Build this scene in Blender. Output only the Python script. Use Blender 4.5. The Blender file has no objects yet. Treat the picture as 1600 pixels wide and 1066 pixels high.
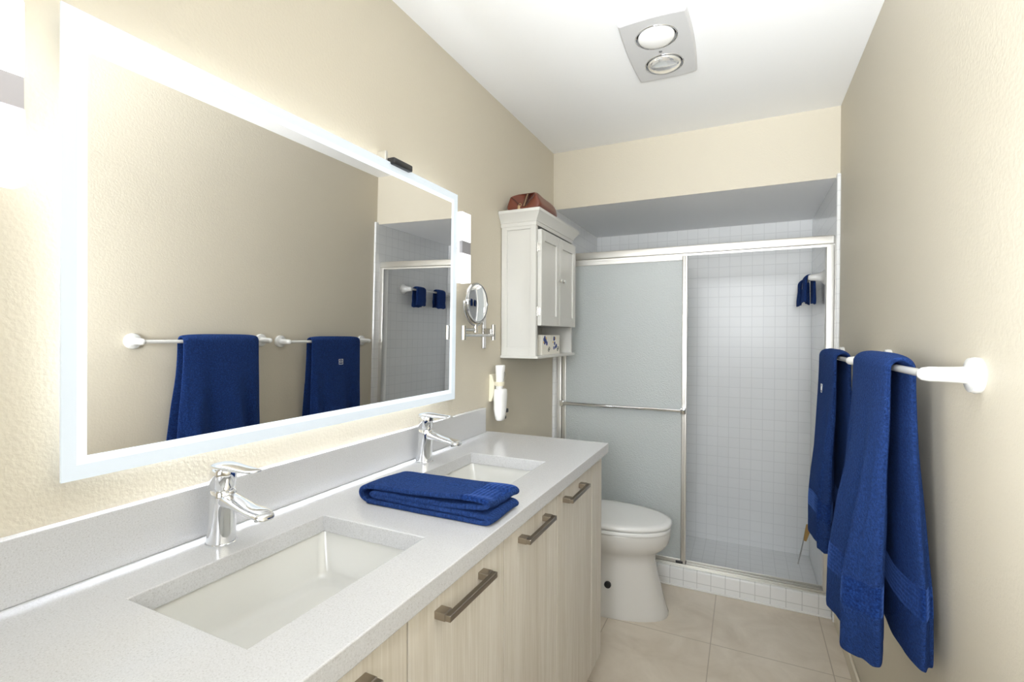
import bpy, bmesh, math, random
from mathutils import Vector, Matrix, noise
C = bpy.context.scene.collection
SC = bpy.context.scene
R = math.radians
PI = math.pi
random.seed(4)

# ------------------------------------------------------------------ camera
W, D, H, HS, D2 = 1.4334, 2.7364, 2.424, 2.0897, 3.64     # room width, shower front, ceiling, soffit, shower back
YR = -1.15                                                 # wall behind the photographer
ZSH = -0.07                                                # shower floor
cam = bpy.data.cameras.new('camera')
cam.sensor_width = 36.0
cam.lens = 762.744 / 1600 * 36.0
cam.clip_start = 0.02
cam_o = bpy.data.objects.new('camera', cam)
C.objects.link(cam_o)
yw, pt, rl = R(25.572), R(0.6431), R(0.1949)
fw = Vector((-math.sin(yw) * math.cos(pt), math.cos(yw) * math.cos(pt), -math.sin(pt)))
rt = Vector((math.cos(yw), math.sin(yw), 0))
up = rt.cross(fw)
r2 = rt * math.cos(rl) + up * math.sin(rl)
u2 = up * math.cos(rl) - rt * math.sin(rl)
M3 = Matrix((r2, u2, -fw)).transposed()
cam_o.matrix_world = Matrix.Translation((1.0388, 0, 1.3418)) @ M3.to_4x4()
SC.camera = cam_o

# ------------------------------------------------------------------ view, world, main lights
SC.view_settings.view_transform = 'Standard'
SC.view_settings.look = 'None'
SC.view_settings.gamma = 1
SC.view_settings.use_curve_mapping = False
SC.view_settings.exposure = 0.08
wd = bpy.data.worlds.new('world')
SC.world = wd
wd.use_nodes = True
bg = wd.node_tree.nodes['Background']
bg.inputs[0].default_value = (0.80, 0.88, 1.0, 1)
bg.inputs[1].default_value = 1.0


def area(name, loc, rot, sx, sy, power, col=(1, 1, 1)):
    l = bpy.data.lights.new(name, 'AREA')
    l.shape = 'RECTANGLE'; l.size = sx; l.size_y = sy; l.energy = power; l.color = col
    o = bpy.data.objects.new(name, l); C.objects.link(o)
    o.location = loc; o.rotation_euler = rot
    return o


# a little daylight through the window behind the photographer
wl = area('window_daylight', (0.86, YR - 0.10, 1.45), (R(90), 0, 0), 1.0, 1.15, 2.0, (0.94, 0.975, 1.0))
wl.data.spread = R(110)
# fill lamps added behind the camera, standing in for a flash: two turned up at the ceiling, one at the right wall, one straight ahead
fr = area('ceiling_bounce_fill', (1.15, -0.60, 1.30), (R(126), 0, R(-8)), 0.5, 0.5, 18.5, (0.95, 0.98, 1.0))
fr.data.spread = R(75)
fl = area('ceiling_bounce_fill', (0.95, -0.80, 1.00), (R(135), 0, 0), 0.35, 0.35, 7.0, (0.95, 0.98, 1.0))
fl.data.spread = R(50)
fw_ = area('wall_bounce_fill', (0.60, -0.30, 1.30), (R(90), 0, R(-46)), 0.4, 0.4, 5.8, (0.95, 0.98, 1.0))
fw_.data.spread = R(60)
ff = area('forward_fill', (1.08, -0.75, 1.70), (R(80), 0, R(3)), 0.9, 0.9, 6.8, (0.95, 0.98, 1.0))
ff.data.spread = R(62)
MIRROR_GLOW, BACK_GLOW, SCONCE_GLOW = 0.55, 36.0, 1.4

# ------------------------------------------------------------------ materials
def mat(name, col=(.8, .8, .8), rough=.5, metal=0.0, spec=None, emit=None, es=0, coat=0, sheen=0):
    m = bpy.data.materials.new(name); m.use_nodes = True
    b = m.node_tree.nodes['Principled BSDF']
    b.inputs['Base Color'].default_value = (*col, 1)
    b.inputs['Roughness'].default_value = rough
    b.inputs['Metallic'].default_value = metal
    if spec is not None: b.inputs['Specular IOR Level'].default_value = spec
    if emit: b.inputs['Emission Color'].default_value = (*emit, 1); b.inputs['Emission Strength'].default_value = es
    b.inputs['Coat Weight'].default_value = coat
    b.inputs['Sheen Weight'].default_value = sheen
    return m


def nn(m, t, **kw):
    n = m.node_tree.nodes.new(t)
    for k, v in kw.items():
        if hasattr(n, k): setattr(n, k, v)
        else: n.inputs[k].default_value = v
    return n


def lk(m, a, b): m.node_tree.links.new(a, b)


def bsdf(m): return m.node_tree.nodes['Principled BSDF']


def texco(m, scale=(1, 1, 1), loc=(0, 0, 0), rot=(0, 0, 0)):
    t = nn(m, 'ShaderNodeTexCoord'); mp = nn(m, 'ShaderNodeMapping')
    mp.inputs['Scale'].default_value = scale; mp.inputs['Location'].default_value = loc; mp.inputs['Rotation'].default_value = rot
    lk(m, t.outputs['Object'], mp.inputs['Vector'])
    return mp.outputs[0]


def add_bump(m, vec, scale, strength, dist=.001, detail=2):
    n = nn(m, 'ShaderNodeTexNoise'); n.inputs['Scale'].default_value = scale; n.inputs['Detail'].default_value = detail
    lk(m, vec, n.inputs['Vector'])
    b = nn(m, 'ShaderNodeBump'); b.inputs['Strength'].default_value = strength; b.inputs['Distance'].default_value = dist
    lk(m, n.outputs[0], b.inputs['Height'])
    lk(m, b.outputs[0], bsdf(m).inputs['Normal'])
    return n


def ramp(m, fac, stops):
    r = nn(m, 'ShaderNodeValToRGB')
    e = r.color_ramp.elements
    e[0].position, e[0].color = stops[0][0], (*stops[0][1], 1)
    e[1].position, e[1].color = stops[1][0], (*stops[1][1], 1)
    for p, c in stops[2:]:
        x = e.new(p); x.color = (*c, 1)
    lk(m, fac, r.inputs[0])
    return r.outputs[0]


MWALL = mat('beige_wall_paint', (.64, .59, .485), .55, spec=.35)
add_bump(MWALL, texco(MWALL), 130, .3, .0022, 2)
MCEIL = mat('white_ceiling_paint', (.92, .925, .93), .6)
add_bump(MCEIL, texco(MCEIL), 60, .1, .002, 2)
MWHITE = mat('white_trim_paint', (.86, .86, .84), .35)
MBASE = mat('cream_baseboard', (.76, .69, .55), .45)


def brick_mat(name, tile, grout, axes, pitch, rough, mortar=.02, tile_noise=None, offset=(0, 0), bump=.4):
    """square tiles laid with straight joints in the plane given by two object axes"""
    m = mat(name, tile, rough)
    t = nn(m, 'ShaderNodeTexCoord'); s = nn(m, 'ShaderNodeSeparateXYZ'); c = nn(m, 'ShaderNodeCombineXYZ')
    lk(m, t.outputs['Object'], s.inputs[0])
    for i in (0, 1):
        ma = nn(m, 'ShaderNodeMath', operation='SUBTRACT'); ma.inputs[1].default_value = offset[i]
        lk(m, s.outputs[axes[i]], ma.inputs[0]); lk(m, ma.outputs[0], c.inputs[i])
    b = nn(m, 'ShaderNodeTexBrick'); b.offset = 0; b.squash = 1
    b.inputs['Scale'].default_value = 1; b.inputs['Mortar Size'].default_value = mortar
    b.inputs['Mortar Smooth'].default_value = .15
    b.inputs['Brick Width'].default_value = pitch; b.inputs['Row Height'].default_value = pitch
    b.inputs['Color1'].default_value = (*tile, 1); b.inputs['Color2'].default_value = (*[x * .985 for x in tile], 1)
    b.inputs['Mortar'].default_value = (*grout, 1)
    lk(m, c.outputs[0], b.inputs['Vector'])
    col = b.outputs['Color']
    if tile_noise:
        n = nn(m, 'ShaderNodeTexNoise'); n.inputs['Scale'].default_value = 5.5; n.inputs['Detail'].default_value = 8; n.inputs['Roughness'].default_value = .62
        n.inputs['Distortion'].default_value = .6
        lk(m, t.outputs['Object'], n.inputs['Vector'])
        cr = ramp(m, n.outputs[0], [(.32, tile_noise[0]), (.68, tile_noise[1])])
        mx = nn(m, 'ShaderNodeMix', data_type='RGBA')
        lk(m, b.outputs['Fac'], mx.inputs[0]); lk(m, cr, mx.inputs[6]); mx.inputs[7].default_value = (*grout, 1)
        col = mx.outputs[2]
    lk(m, col, bsdf(m).inputs['Base Color'])
    bp = nn(m, 'ShaderNodeBump'); bp.invert = True; bp.inputs['Strength'].default_value = bump; bp.inputs['Distance'].default_value = .0015
    lk(m, b.outputs['Fac'], bp.inputs['Height'])
    n2 = nn(m, 'ShaderNodeTexNoise'); n2.inputs['Scale'].default_value = 14; lk(m, t.outputs['Object'], n2.inputs['Vector'])
    b2 = nn(m, 'ShaderNodeBump'); b2.inputs['Strength'].default_value = .06; b2.inputs['Distance'].default_value = .004
    lk(m, n2.outputs[0], b2.inputs['Height']); lk(m, bp.outputs[0], b2.inputs['Normal'])
    lk(m, b2.outputs[0], bsdf(m).inputs['Normal'])
    return m


TP = .0685
MFLOOR = brick_mat('beige_stone_floor_tile', (.6, .5, .38), (.49, .415, .325), (0, 1), .4535, .32, .0022,
                   ((.63, .545, .435), (.76, .68, .57)), (.911, 2.282), .3)
TILE, GROUT = (.83, .84, .845), (.72, .73, .735)
MT_XZ = brick_mat('white_shower_tile_facing_room', TILE, GROUT, (0, 2), TP, .3, .0018, None, (W - .015, HS))
MT_YZ = brick_mat('white_shower_tile_on_side', TILE, GROUT, (1, 2), TP, .12, .0018, None, (D2, HS))
MT_XY = brick_mat('white_shower_tile_on_floor', TILE, GROUT, (0, 1), TP, .2, .0018, None, (W - .015, D2))
MT_CURB = brick_mat('white_curb_tile', (.82, .82, .81), (.60, .60, .59), (0, 2), TP, .15, .0018, None, (W, -.0585 + .095))
MGROUT = mat('white_caulk', (.82, .81, .78), .5)
MSHCEIL = mat('shower_ceiling_paint', (.90, .905, .91), .55)

MQUARTZ = mat('white_quartz', (.80, .79, .775), .17)
v = texco(MQUARTZ)
n = nn(MQUARTZ, 'ShaderNodeTexNoise'); n.inputs['Scale'].default_value = 900; n.inputs['Detail'].default_value = 3; lk(MQUARTZ, v, n.inputs['Vector'])
n3 = nn(MQUARTZ, 'ShaderNodeTexNoise'); n3.inputs['Scale'].default_value = 380; n3.inputs['Detail'].default_value = 2; lk(MQUARTZ, v, n3.inputs['Vector'])
ad = nn(MQUARTZ, 'ShaderNodeMath', operation='MULTIPLY'); lk(MQUARTZ, n.outputs[0], ad.inputs[0]); lk(MQUARTZ, n3.outputs[0], ad.inputs[1])
lk(MQUARTZ, ramp(MQUARTZ, ad.outputs[0], [(.13, (.47, .465, .465)), (.19, (.585, .59, .605)), (.30, (.605, .61, .625)), (.42, (.67, .675, .69))]), bsdf(MQUARTZ).inputs['Base Color'])

MPORC = mat('white_porcelain', (.70, .70, .675), .1, coat=.3)
MTOILET = mat('toilet_porcelain', (.70, .685, .65), .09, coat=.3)
MSEAT = mat('white_seat_plastic', (.80, .80, .785), .2)
MCHROME = mat('chrome', (.86, .87, .89), .05, 1)
MNICKEL = mat('brushed_nickel', (.72, .71, .69), .25, 1)
MALU = mat('satin_aluminium', (.80, .785, .75), .45, 1)
MDARK = mat('recess_shade', (.03, .03, .03), .6)
MBLACK = mat('black_plastic', (.022, .022, .025), .35)
MPULL = mat('taupe_metal', (.40, .355, .30), .32, 1)
MMIRROR = mat('mirror_glass', (.93, .93, .93), .0, 1)
MSTEEL = mat('polished_steel', (.56, .555, .55), .16, 1)
MSCREW = mat('steel_screw', (.4, .4, .4), .3, 1)

MWOOD = mat('pale_oak_laminate', (.74, .69, .60), .42)
v = texco(MWOOD, (1, 1, .035))
n = nn(MWOOD, 'ShaderNodeTexNoise'); n.inputs['Scale'].default_value = 210; n.inputs['Detail'].default_value = 4; lk(MWOOD, v, n.inputs['Vector'])
n3 = nn(MWOOD, 'ShaderNodeTexNoise'); n3.inputs['Scale'].default_value = 26; n3.inputs['Detail'].default_value = 3; lk(MWOOD, v, n3.inputs['Vector'])
ad = nn(MWOOD, 'ShaderNodeMix', data_type='FLOAT'); ad.inputs[0].default_value = .45
lk(MWOOD, n.outputs[0], ad.inputs[2]); lk(MWOOD, n3.outputs[0], ad.inputs[3])
lk(MWOOD, ramp(MWOOD, ad.outputs[0], [(.33, (.63, .58, .495)), (.5, (.71, .665, .59)), (.66, (.79, .755, .69))]), bsdf(MWOOD).inputs['Base Color'])
bp = nn(MWOOD, 'ShaderNodeBump'); bp.inputs['Strength'].default_value = .12; bp.inputs['Distance'].default_value = .001
lk(MWOOD, n.outputs[0], bp.inputs['Height']); lk(MWOOD, bp.outputs[0], bsdf(MWOOD).inputs['Normal'])

MCAB = mat('white_cabinet_paint', (.66, .655, .625), .38)
MCERAM = mat('white_ceramic', (.74, .74, .725), .16, coat=.2)
MCREAM = mat('cream_plastic', (.84, .79, .62), .35)
MDRYER = mat('white_plastic', (.88, .88, .87), .28)


def frosted_band():
    m = mat('lit_frosted_glass', (.36, .40, .43), .35, emit=(.86, .94, 1.0), es=MIRROR_GLOW)
    return m


MBAND = frosted_band()
MGLOWSTEP = mat('border_glow_step', (.36, .40, .43), .35, emit=(.90, .95, 1.0), es=.80)  # brighter inner step of the border's glow, in place of a gradient
MLED = mat('led_strip', (1, 1, 1), .5, emit=(.84, .91, 1.0), es=BACK_GLOW)
MLEDB = mat('led_strip_lower', (1, 1, 1), .5, emit=(.84, .90, 1.0), es=BACK_GLOW * 3.2)
MSHADE = mat('lit_opal_glass', (1, 1, 1), .3, emit=(1.0, .98, .97), es=SCONCE_GLOW)
MSBAND = mat('grey_sconce_band', (.42, .41, .44), .4, .6)


def towel_mat():
    m = mat('navy_terry', (.006, .022, .125), .95, spec=.12, sheen=.5)
    b = bsdf(m)
    b.inputs['Sheen Roughness'].default_value = .45
    b.inputs['Sheen Tint'].default_value = (.12, .26, .80, 1)
    t = nn(m, 'ShaderNodeTexCoord')
    n = nn(m, 'ShaderNodeTexNoise'); n.inputs['Scale'].default_value = 260; n.inputs['Detail'].default_value = 4; n.inputs['Roughness'].default_value = .7
    lk(m, t.outputs['Object'], n.inputs['Vector'])
    n2 = nn(m, 'ShaderNodeTexNoise'); n2.inputs['Scale'].default_value = 170; n2.inputs['Detail'].default_value = 4; n2.inputs['Roughness'].default_value = .75
    lk(m, t.outputs['Object'], n2.inputs['Vector'])
    lk(m, ramp(m, n2.outputs[0], [(.34, (.002, .010, .06)), (.50, (.0065, .026, .125)), (.68, (.018, .060, .26))]), b.inputs['Base Color'])
    # woven band: UV.y is the distance to the hem in metres
    s = nn(m, 'ShaderNodeSeparateXYZ'); lk(m, t.outputs['UV'], s.inputs[0])
    sub = nn(m, 'ShaderNodeMath', operation='SUBTRACT'); lk(m, s.outputs[1], sub.inputs[0]); sub.inputs[1].default_value = .145
    ab = nn(m, 'ShaderNodeMath', operation='ABSOLUTE'); lk(m, sub.outputs[0], ab.inputs[0])
    lt = nn(m, 'ShaderNodeMath', operation='LESS_THAN'); lk(m, ab.outputs[0], lt.inputs[0]); lt.inputs[1].default_value = .034
    wv = nn(m, 'ShaderNodeMath', operation='MULTIPLY'); lk(m, s.outputs[1], wv.inputs[0]); wv.inputs[1].default_value = 600
    sn = nn(m, 'ShaderNodeMath', operation='SINE'); lk(m, wv.outputs[0], sn.inputs[0])
    mx = nn(m, 'ShaderNodeMix', data_type='FLOAT')
    sc = nn(m, 'ShaderNodeMath', operation='MULTIPLY'); lk(m, sn.outputs[0], sc.inputs[0]); sc.inputs[1].default_value = .035
    lk(m, lt.outputs[0], mx.inputs[0]); lk(m, n2.outputs[0], mx.inputs[2]); lk(m, sc.outputs[0], mx.inputs[3])
    bu = nn(m, 'ShaderNodeBump'); bu.inputs['Strength'].default_value = 1.0; bu.inputs['Distance'].default_value = .012
    lk(m, mx.outputs[0], bu.inputs['Height']); lk(m, bu.outputs[0], b.inputs['Normal'])
    return m


MTOWEL = towel_mat()


def frosted_glass():
    m = bpy.data.materials.new('obscure_shower_glass'); m.use_nodes = True
    nt = m.node_tree; nt.nodes.clear()
    out = nt.nodes.new('ShaderNodeOutputMaterial')
    t = nn(m, 'ShaderNodeTexCoord')
    n = nn(m, 'ShaderNodeTexNoise'); n.inputs['Scale'].default_value = 190; n.inputs['Detail'].default_value = 2
    lk(m, t.outputs['Object'], n.inputs['Vector'])
    bu = nn(m, 'ShaderNodeBump'); bu.inputs['Strength'].default_value = .9; bu.inputs['Distance'].default_value = .003
    lk(m, n.outputs[0], bu.inputs['Height'])
    g = nn(m, 'ShaderNodeBsdfPrincipled')
    g.inputs['Base Color'].default_value = (.93, .97, .97, 1); g.inputs['Roughness'].default_value = .42
    g.inputs['Transmission Weight'].default_value = 1; g.inputs['IOR'].default_value = 1.2
    lk(m, bu.outputs[0], g.inputs['Normal'])
    tr = nn(m, 'ShaderNodeBsdfTranslucent'); tr.inputs[0].default_value = (.90, .93, .93, 1); lk(m, bu.outputs[0], tr.inputs['Normal'])
    df = nn(m, 'ShaderNodeBsdfDiffuse'); df.inputs[0].default_value = (.86, .89, .89, 1); lk(m, bu.outputs[0], df.inputs['Normal'])
    gl = nn(m, 'ShaderNodeBsdfGlossy'); gl.inputs['Roughness'].default_value = .32; lk(m, bu.outputs[0], gl.inputs['Normal'])
    a = nn(m, 'ShaderNodeMixShader'); a.inputs[0].default_value = .5; lk(m, tr.outputs[0], a.inputs[1]); lk(m, df.outputs[0], a.inputs[2])
    b = nn(m, 'ShaderNodeMixShader'); b.inputs[0].default_value = .72; lk(m, g.outputs[0], b.inputs[1]); lk(m, a.outputs[0], b.inputs[2])
    c = nn(m, 'ShaderNodeMixShader'); c.inputs[0].default_value = .07; lk(m, b.outputs[0], c.inputs[1]); lk(m, gl.outputs[0], c.inputs[2])
    lk(m, c.outputs[0], out.inputs[0])
    return m


MFROST = frosted_glass()
MLEATHER = mat('brown_leather', (.155, .040, .021), .36)
add_bump(MLEATHER, texco(MLEATHER), 260, .25, .001, 2)
MSEAMSHADE = mat('dark_leather_seam_and_crease', (.06, .022, .016), .5)  # real zip seams, and painted shade in the end creases
MBRASS = mat('brass_zip', (.62, .47, .30), .28, 1)
MHANDLE = mat('varnished_wood', (.50, .30, .10), .4)
MOPALB = mat('opal_bulb', (.90, .90, .89), .12)
MCLEARB = mat('silvered_bulb', (.93, .93, .92), .09, .75)
MLAMPF = mat('silver_grey_frame', (.66, .66, .665), .45, .15)
MCARD = mat('white_card', (.84, .81, .73), .6)
MBLUEF = mat('printed_blue', (.03, .06, .25), .6)
MYELF = mat('printed_yellow', (.70, .45, .06), .6)
MGREENF = mat('printed_dark', (.05, .06, .05), .6)
MEMB = mat('white_thread', (.75, .78, .80), .7)
MPANE = bpy.data.materials.new('window_pane'); MPANE.use_nodes = True
bsdf(MPANE).inputs['Transmission Weight'].default_value = 1; bsdf(MPANE).inputs['Roughness'].default_value = 0; bsdf(MPANE).inputs['IOR'].default_value = 1.01

# ------------------------------------------------------------------ mesh helpers
ORG = {}


def box(bm, x0, x1, y0, y1, z0, z1, bev=0.0, seg=2, M=None):
    vs = [bm.verts.new(p) for p in ((x0, y0, z0), (x1, y0, z0), (x1, y1, z0), (x0, y1, z0), (x0, y0, z1), (x1, y0, z1), (x1, y1, z1), (x0, y1, z1))]
    fs = [bm.faces.new([vs[i] for i in f]) for f in ((3, 2, 1, 0), (4, 5, 6, 7), (0, 1, 5, 4), (1, 2, 6, 5), (2, 3, 7, 6), (3, 0, 4, 7))]
    if M is not None: bmesh.ops.transform(bm, matrix=M, verts=vs)
    if bev > 0:
        es = list({e for f in fs for e in f.edges})
        bmesh.ops.bevel(bm, geom=es, offset=bev, segments=seg, profile=.5, affect='EDGES', clamp_overlap=True)
    return vs


def frame_of(d):
    d = d.normalized()
    a = Vector((0, 0, 1)) if abs(d.z) < .9 else Vector((1, 0, 0))
    x = d.cross(a).normalized(); y = d.cross(x).normalized()
    return x, y


def ring(bm, c, x, y, rx, ry=None, n=24, power=2.0):
    ry = rx if ry is None else ry
    out = []
    for i in range(n):
        t = 2 * PI * i / n
        ct, st = math.cos(t), math.sin(t)
        if power != 2:
            ct = math.copysign(abs(ct) ** (2 / power), ct); st = math.copysign(abs(st) ** (2 / power), st)
        out.append(bm.verts.new(c + x * rx * ct + y * ry * st))
    return out


def loft(bm, rings, cap0=True, cap1=True):
    for a, b in zip(rings, rings[1:]):
        n = len(a)
        for i in range(n):
            bm.faces.new((a[i], a[(i + 1) % n], b[(i + 1) % n], b[i]))
    if cap0: bm.faces.new(list(reversed(rings[0])))
    if cap1: bm.faces.new(rings[-1])


def lathe(bm, origin, axis, prof, n=28):
    """prof: (distance along axis, radius)"""
    axis = Vector(axis).normalized(); o = Vector(origin); x, y = frame_of(axis)
    loft(bm, [ring(bm, o + axis * d, x, y, max(r, 1e-4), n=n) for d, r in prof])


def cyl(bm, p, q, r, r1=None, n=20):
    p, q = Vector(p), Vector(q)
    x, y = frame_of(q - p)
    loft(bm, [ring(bm, p, x, y, r, n=n), ring(bm, q, x, y, r if r1 is None else r1, n=n)])


def tube(bm, pts, r, n=14, rs=None):
    pts = [Vector(p) for p in pts]
    rings = []; px = None
    for i, p in enumerate(pts):
        d = (pts[min(i + 1, len(pts) - 1)] - pts[max(i - 1, 0)]).normalized()
        if px is None: px, _ = frame_of(d)
        x = (px - d * px.dot(d)).normalized(); y = d.cross(x); px = x
        rr = rs[i] if rs else r
        rings.append(ring(bm, p, x, y, rr, n=n))
    loft(bm, rings)


def torus(bm, c, axis, Rr, r, n=40, k=10):
    c = Vector(c); axis = Vector(axis).normalized(); x, y = frame_of(axis)
    rows = []
    for i in range(n):
        t = 2 * PI * i / n; d = x * math.cos(t) + y * math.sin(t)
        rows.append([bm.verts.new(c + d * (Rr + r * math.cos(2 * PI * j / k)) + axis * r * math.sin(2 * PI * j / k)) for j in range(k)])
    for i in range(n):
        for j in range(k):
            a, b = rows[i], rows[(i + 1) % n]
            bm.faces.new((a[j], b[j], b[(j + 1) % k], a[(j + 1) % k]))


def slab_holes(bm, xs, ys, holes, z0, z1):
    """rectangular slab cut into cells; holes is a set of (i, j) cells left out"""
    V = {}

    def vv(i, j, k):
        if (i, j, k) not in V: V[(i, j, k)] = bm.verts.new((xs[i], ys[j], z1 if k else z0))
        return V[(i, j, k)]
    solid = lambda i, j: 0 <= i < len(xs) - 1 and 0 <= j < len(ys) - 1 and (i, j) not in holes
    for i in range(len(xs) - 1):
        for j in range(len(ys) - 1):
            if not solid(i, j): continue
            bm.faces.new((vv(i, j, 1), vv(i + 1, j, 1), vv(i + 1, j + 1, 1), vv(i, j + 1, 1)))
            bm.faces.new((vv(i, j + 1, 0), vv(i + 1, j + 1, 0), vv(i + 1, j, 0), vv(i, j, 0)))
            if not solid(i - 1, j): bm.faces.new((vv(i, j + 1, 0), vv(i, j, 0), vv(i, j, 1), vv(i, j + 1, 1)))
            if not solid(i + 1, j): bm.faces.new((vv(i + 1, j, 0), vv(i + 1, j + 1, 0), vv(i + 1, j + 1, 1), vv(i + 1, j, 1)))
            if not solid(i, j - 1): bm.faces.new((vv(i, j, 0), vv(i + 1, j, 0), vv(i + 1, j, 1), vv(i, j, 1)))
            if not solid(i, j + 1): bm.faces.new((vv(i + 1, j + 1, 0), vv(i, j + 1, 0), vv(i, j + 1, 1), vv(i + 1, j + 1, 1)))


def root_of(o):
    while o.parent: o = o.parent
    return o


def obj(name, bm, m, parent=None, smooth=False, bev=0, sub=0, angle=35):
    bmesh.ops.recalc_face_normals(bm, faces=bm.faces)
    me = bpy.data.meshes.new(name)
    if parent is not None:
        bmesh.ops.translate(bm, verts=bm.verts, vec=-ORG[root_of(parent).name])
    bm.to_mesh(me); bm.free()
    o = bpy.data.objects.new(name, me); C.objects.link(o)
    for mm in (m if isinstance(m, (list, tuple)) else [m]): me.materials.append(mm)
    if parent is not None: o.parent = parent
    if smooth:
        me.polygons.foreach_set('use_smooth', [True] * len(me.polygons))
        if angle < 180: me.set_sharp_from_angle(angle=R(angle))
    if bev:
        md = o.modifiers.new('bevel', 'BEVEL'); md.width = bev; md.segments = 2; md.limit_method = 'ANGLE'; md.angle_limit = R(50)
    if sub:
        md = o.modifiers.new('sub', 'SUBSURF'); md.levels = sub; md.render_levels = sub
    ORG.setdefault(o.name, Vector((0, 0, 0)))
    return o


def B(): return bmesh.new()


def bx(*a, **k):
    bm = B(); box(bm, *a, **k); return bm


def thing(name, label, cat, loc=(0, 0, 0), group=None):
    o = bpy.data.objects.new(name, None); C.objects.link(o)
    o.empty_display_size = .05
    o.location = loc; o['label'] = label; o['category'] = cat
    if group: o['group'] = group
    ORG[o.name] = Vector(loc)
    return o


def tag(o, label, cat, group=None):
    o['label'] = label; o['category'] = cat
    if group: o['group'] = group
    return o


def struct(name, bm, m, **k):
    o = obj(name, bm, m, **k); o['kind'] = 'structure'; return o


def dup(root, loc, label):
    r = root.copy(); C.objects.link(r); r.location = loc; r['label'] = label
    for ch in list(root.children):
        c = ch.copy(); C.objects.link(c); c.parent = r
        for g in list(ch.children):
            d = g.copy(); C.objects.link(d); d.parent = c
    return r


# ------------------------------------------------------------------ the room
T = .10
struct('floor', bx(-T, W + T, YR - T, D, -.1, 0), MFLOOR)
struct('ceiling', bx(-T, W + T, YR - T, D + .02, H, H + .1), MCEIL)
struct('wall_left', bx(-T, 0, YR - T, D2 + T, -.1, H), MWALL)
struct('wall_right', bx(W, W + T, YR - T, D2 + T, -.1, H), MWALL)
bm = B(); box(bm, 0, W, D, D + .09, HS + .04, H); box(bm, 0, W, D, D + .002, HS, HS + .04)
struct('wall_back', bm, MWALL)                                          # wall above the shower opening
bm = B()                                                               # wall behind the photographer with a window opening
box(bm, 0, .34, YR - T, YR, 0, H); box(bm, 1.38, W, YR - T, YR, 0, H)
box(bm, .34, 1.38, YR - T, YR, 0, .86); box(bm, .34, 1.38, YR - T, YR, 2.04, H)
struct('wall_rear', bm, MWALL)
bm = B()
for a in ((.34, .38, .86, 2.04), (1.34, 1.38, .86, 2.04), (.38, 1.34, .86, .90), (.38, 1.34, 2.0, 2.04), (.38, 1.34, 1.44, 1.475)):
    box(bm, a[0], a[1], YR - .07, YR - .01, a[2], a[3], .004)
w1 = struct('window_1', bm, MWHITE)
obj('window_pane', bx(.38, 1.34, YR - .045, YR - .041, .90, 2.0), MPANE, w1)
struct('baseboard_right', bx(W - .011, W, YR, D - .035, 0, .062, .003), MBASE)
# shower alcove
struct('wall_shower_back', bx(-.0, W, D2, D2 + T, ZSH, HS), MT_XZ)
struct('wall_shower_left', bx(0, .016, D - .012, D2, ZSH, HS + .012, .005), MT_YZ)
struct('wall_shower_right', bx(W - .016, W, D - .03, D2, ZSH, HS + .014, .006), MT_YZ)
struct('floor_shower', bx(0, W, D + .1, D2, ZSH - .03, ZSH), MT_XY)
struct('ceiling_shower', bx(.0, W, D + .002, D2, HS, HS + .04), MSHCEIL)
bm = B(); box(bm, .016, W - .016, D, D + .115, ZSH, .098, .007, 3)
struct('trim_1', bm, MT_CURB, smooth=True)
struct('trim_2', bx(.016, W - .016, D - .009, D + .002, 0, .008, .003), MGROUT)

# ------------------------------------------------------------------ shower enclosure
sh = thing('shower_frame', 'satin aluminium frame of the sliding shower doors, standing on the white tiled curb', 'shower frame', (.7, D + .055, .098))
y0, y1 = D + .018, D + .085
bm = B(); box(bm, .016, W - .016, y0, y1, 1.783, 1.826, .006, 3); box(bm, .016, W - .016, y0 + .008, y0 + .014, 1.772, 1.784)
obj('header_rail', bm, MALU, sh, smooth=True)
obj('side_jamb', bx(.016, .046, y0 + .005, y1 - .005, .112, 1.783, .004), MALU, sh, smooth=True)
obj('side_jamb', bx(W - .048, W - .016, y0 + .005, y1 - .005, .112, 1.783, .004), MALU, sh, smooth=True)
bm = B(); box(bm, .016, W - .016, y0 - .004, y1 + .004, .098, .104, .002); box(bm, .016, W - .016, y0 + .004, y0 + .010, .104, .113, .002)
box(bm, .016, W - .016, (y0 + y1) / 2 - .003, (y0 + y1) / 2 + .003, .104, .113, .002); box(bm, .016, W - .016, y1 - .010, y1 - .002, .104, .116, .002)
obj('bottom_track', bm, MALU, sh, smooth=True)


def shower_door(x0, x1, y, label, bar):
    t = thing('sliding_shower_door', label, 'shower door', ((x0 + x1) / 2, y, .116), 'frosted sliding shower doors')
    z0, z1 = .116, 1.772
    obj('glass_panel', bx(x0 + .012, x1 - .012, y - .003, y + .003, z0 + .012, z1 - .01), MFROST, t)
    for a, b in ((x0, x0 + .026), (x1 - .026, x1)):
        bm = B(); box(bm, a, b, y - .011, y + .011, z0, z1, .004, 3)
        if bar: box(bm, (a + b) / 2 + .0, b, y - .0145, y - .009, z0, z1, .002)
        obj('stile', bm, MALU, t, smooth=True)
    for a, b in ((z0, z0 + .02), (z1 - .022, z1)):
        obj('rail', bx(x0 + .026, x1 - .026, y - .008, y + .008, a, b, .002), MALU, t)
    if bar:
        bm = B()
        zb = .944
        tube(bm, [(x0 + .012, y - .045, zb), (x1 - .014, y - .045, zb)], .0115, n=18)
        g = obj('door_bar', bm, MCHROME, t, smooth=True)
        for xx in (x0 + .014, x1 - .014):
            bm = B(); box(bm, xx - .013, xx + .013, y - .057, y - .008, zb - .0165, zb + .0165, .004, 3)
            obj('bar_bracket', bm, MCHROME, g, smooth=True)
    obj('bottom_guide', bx(x1 - .05, x1 + .003, y - .013, y + .013, z0 - .002, z0 + .012, .002), MBLACK, t)
    return t


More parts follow.
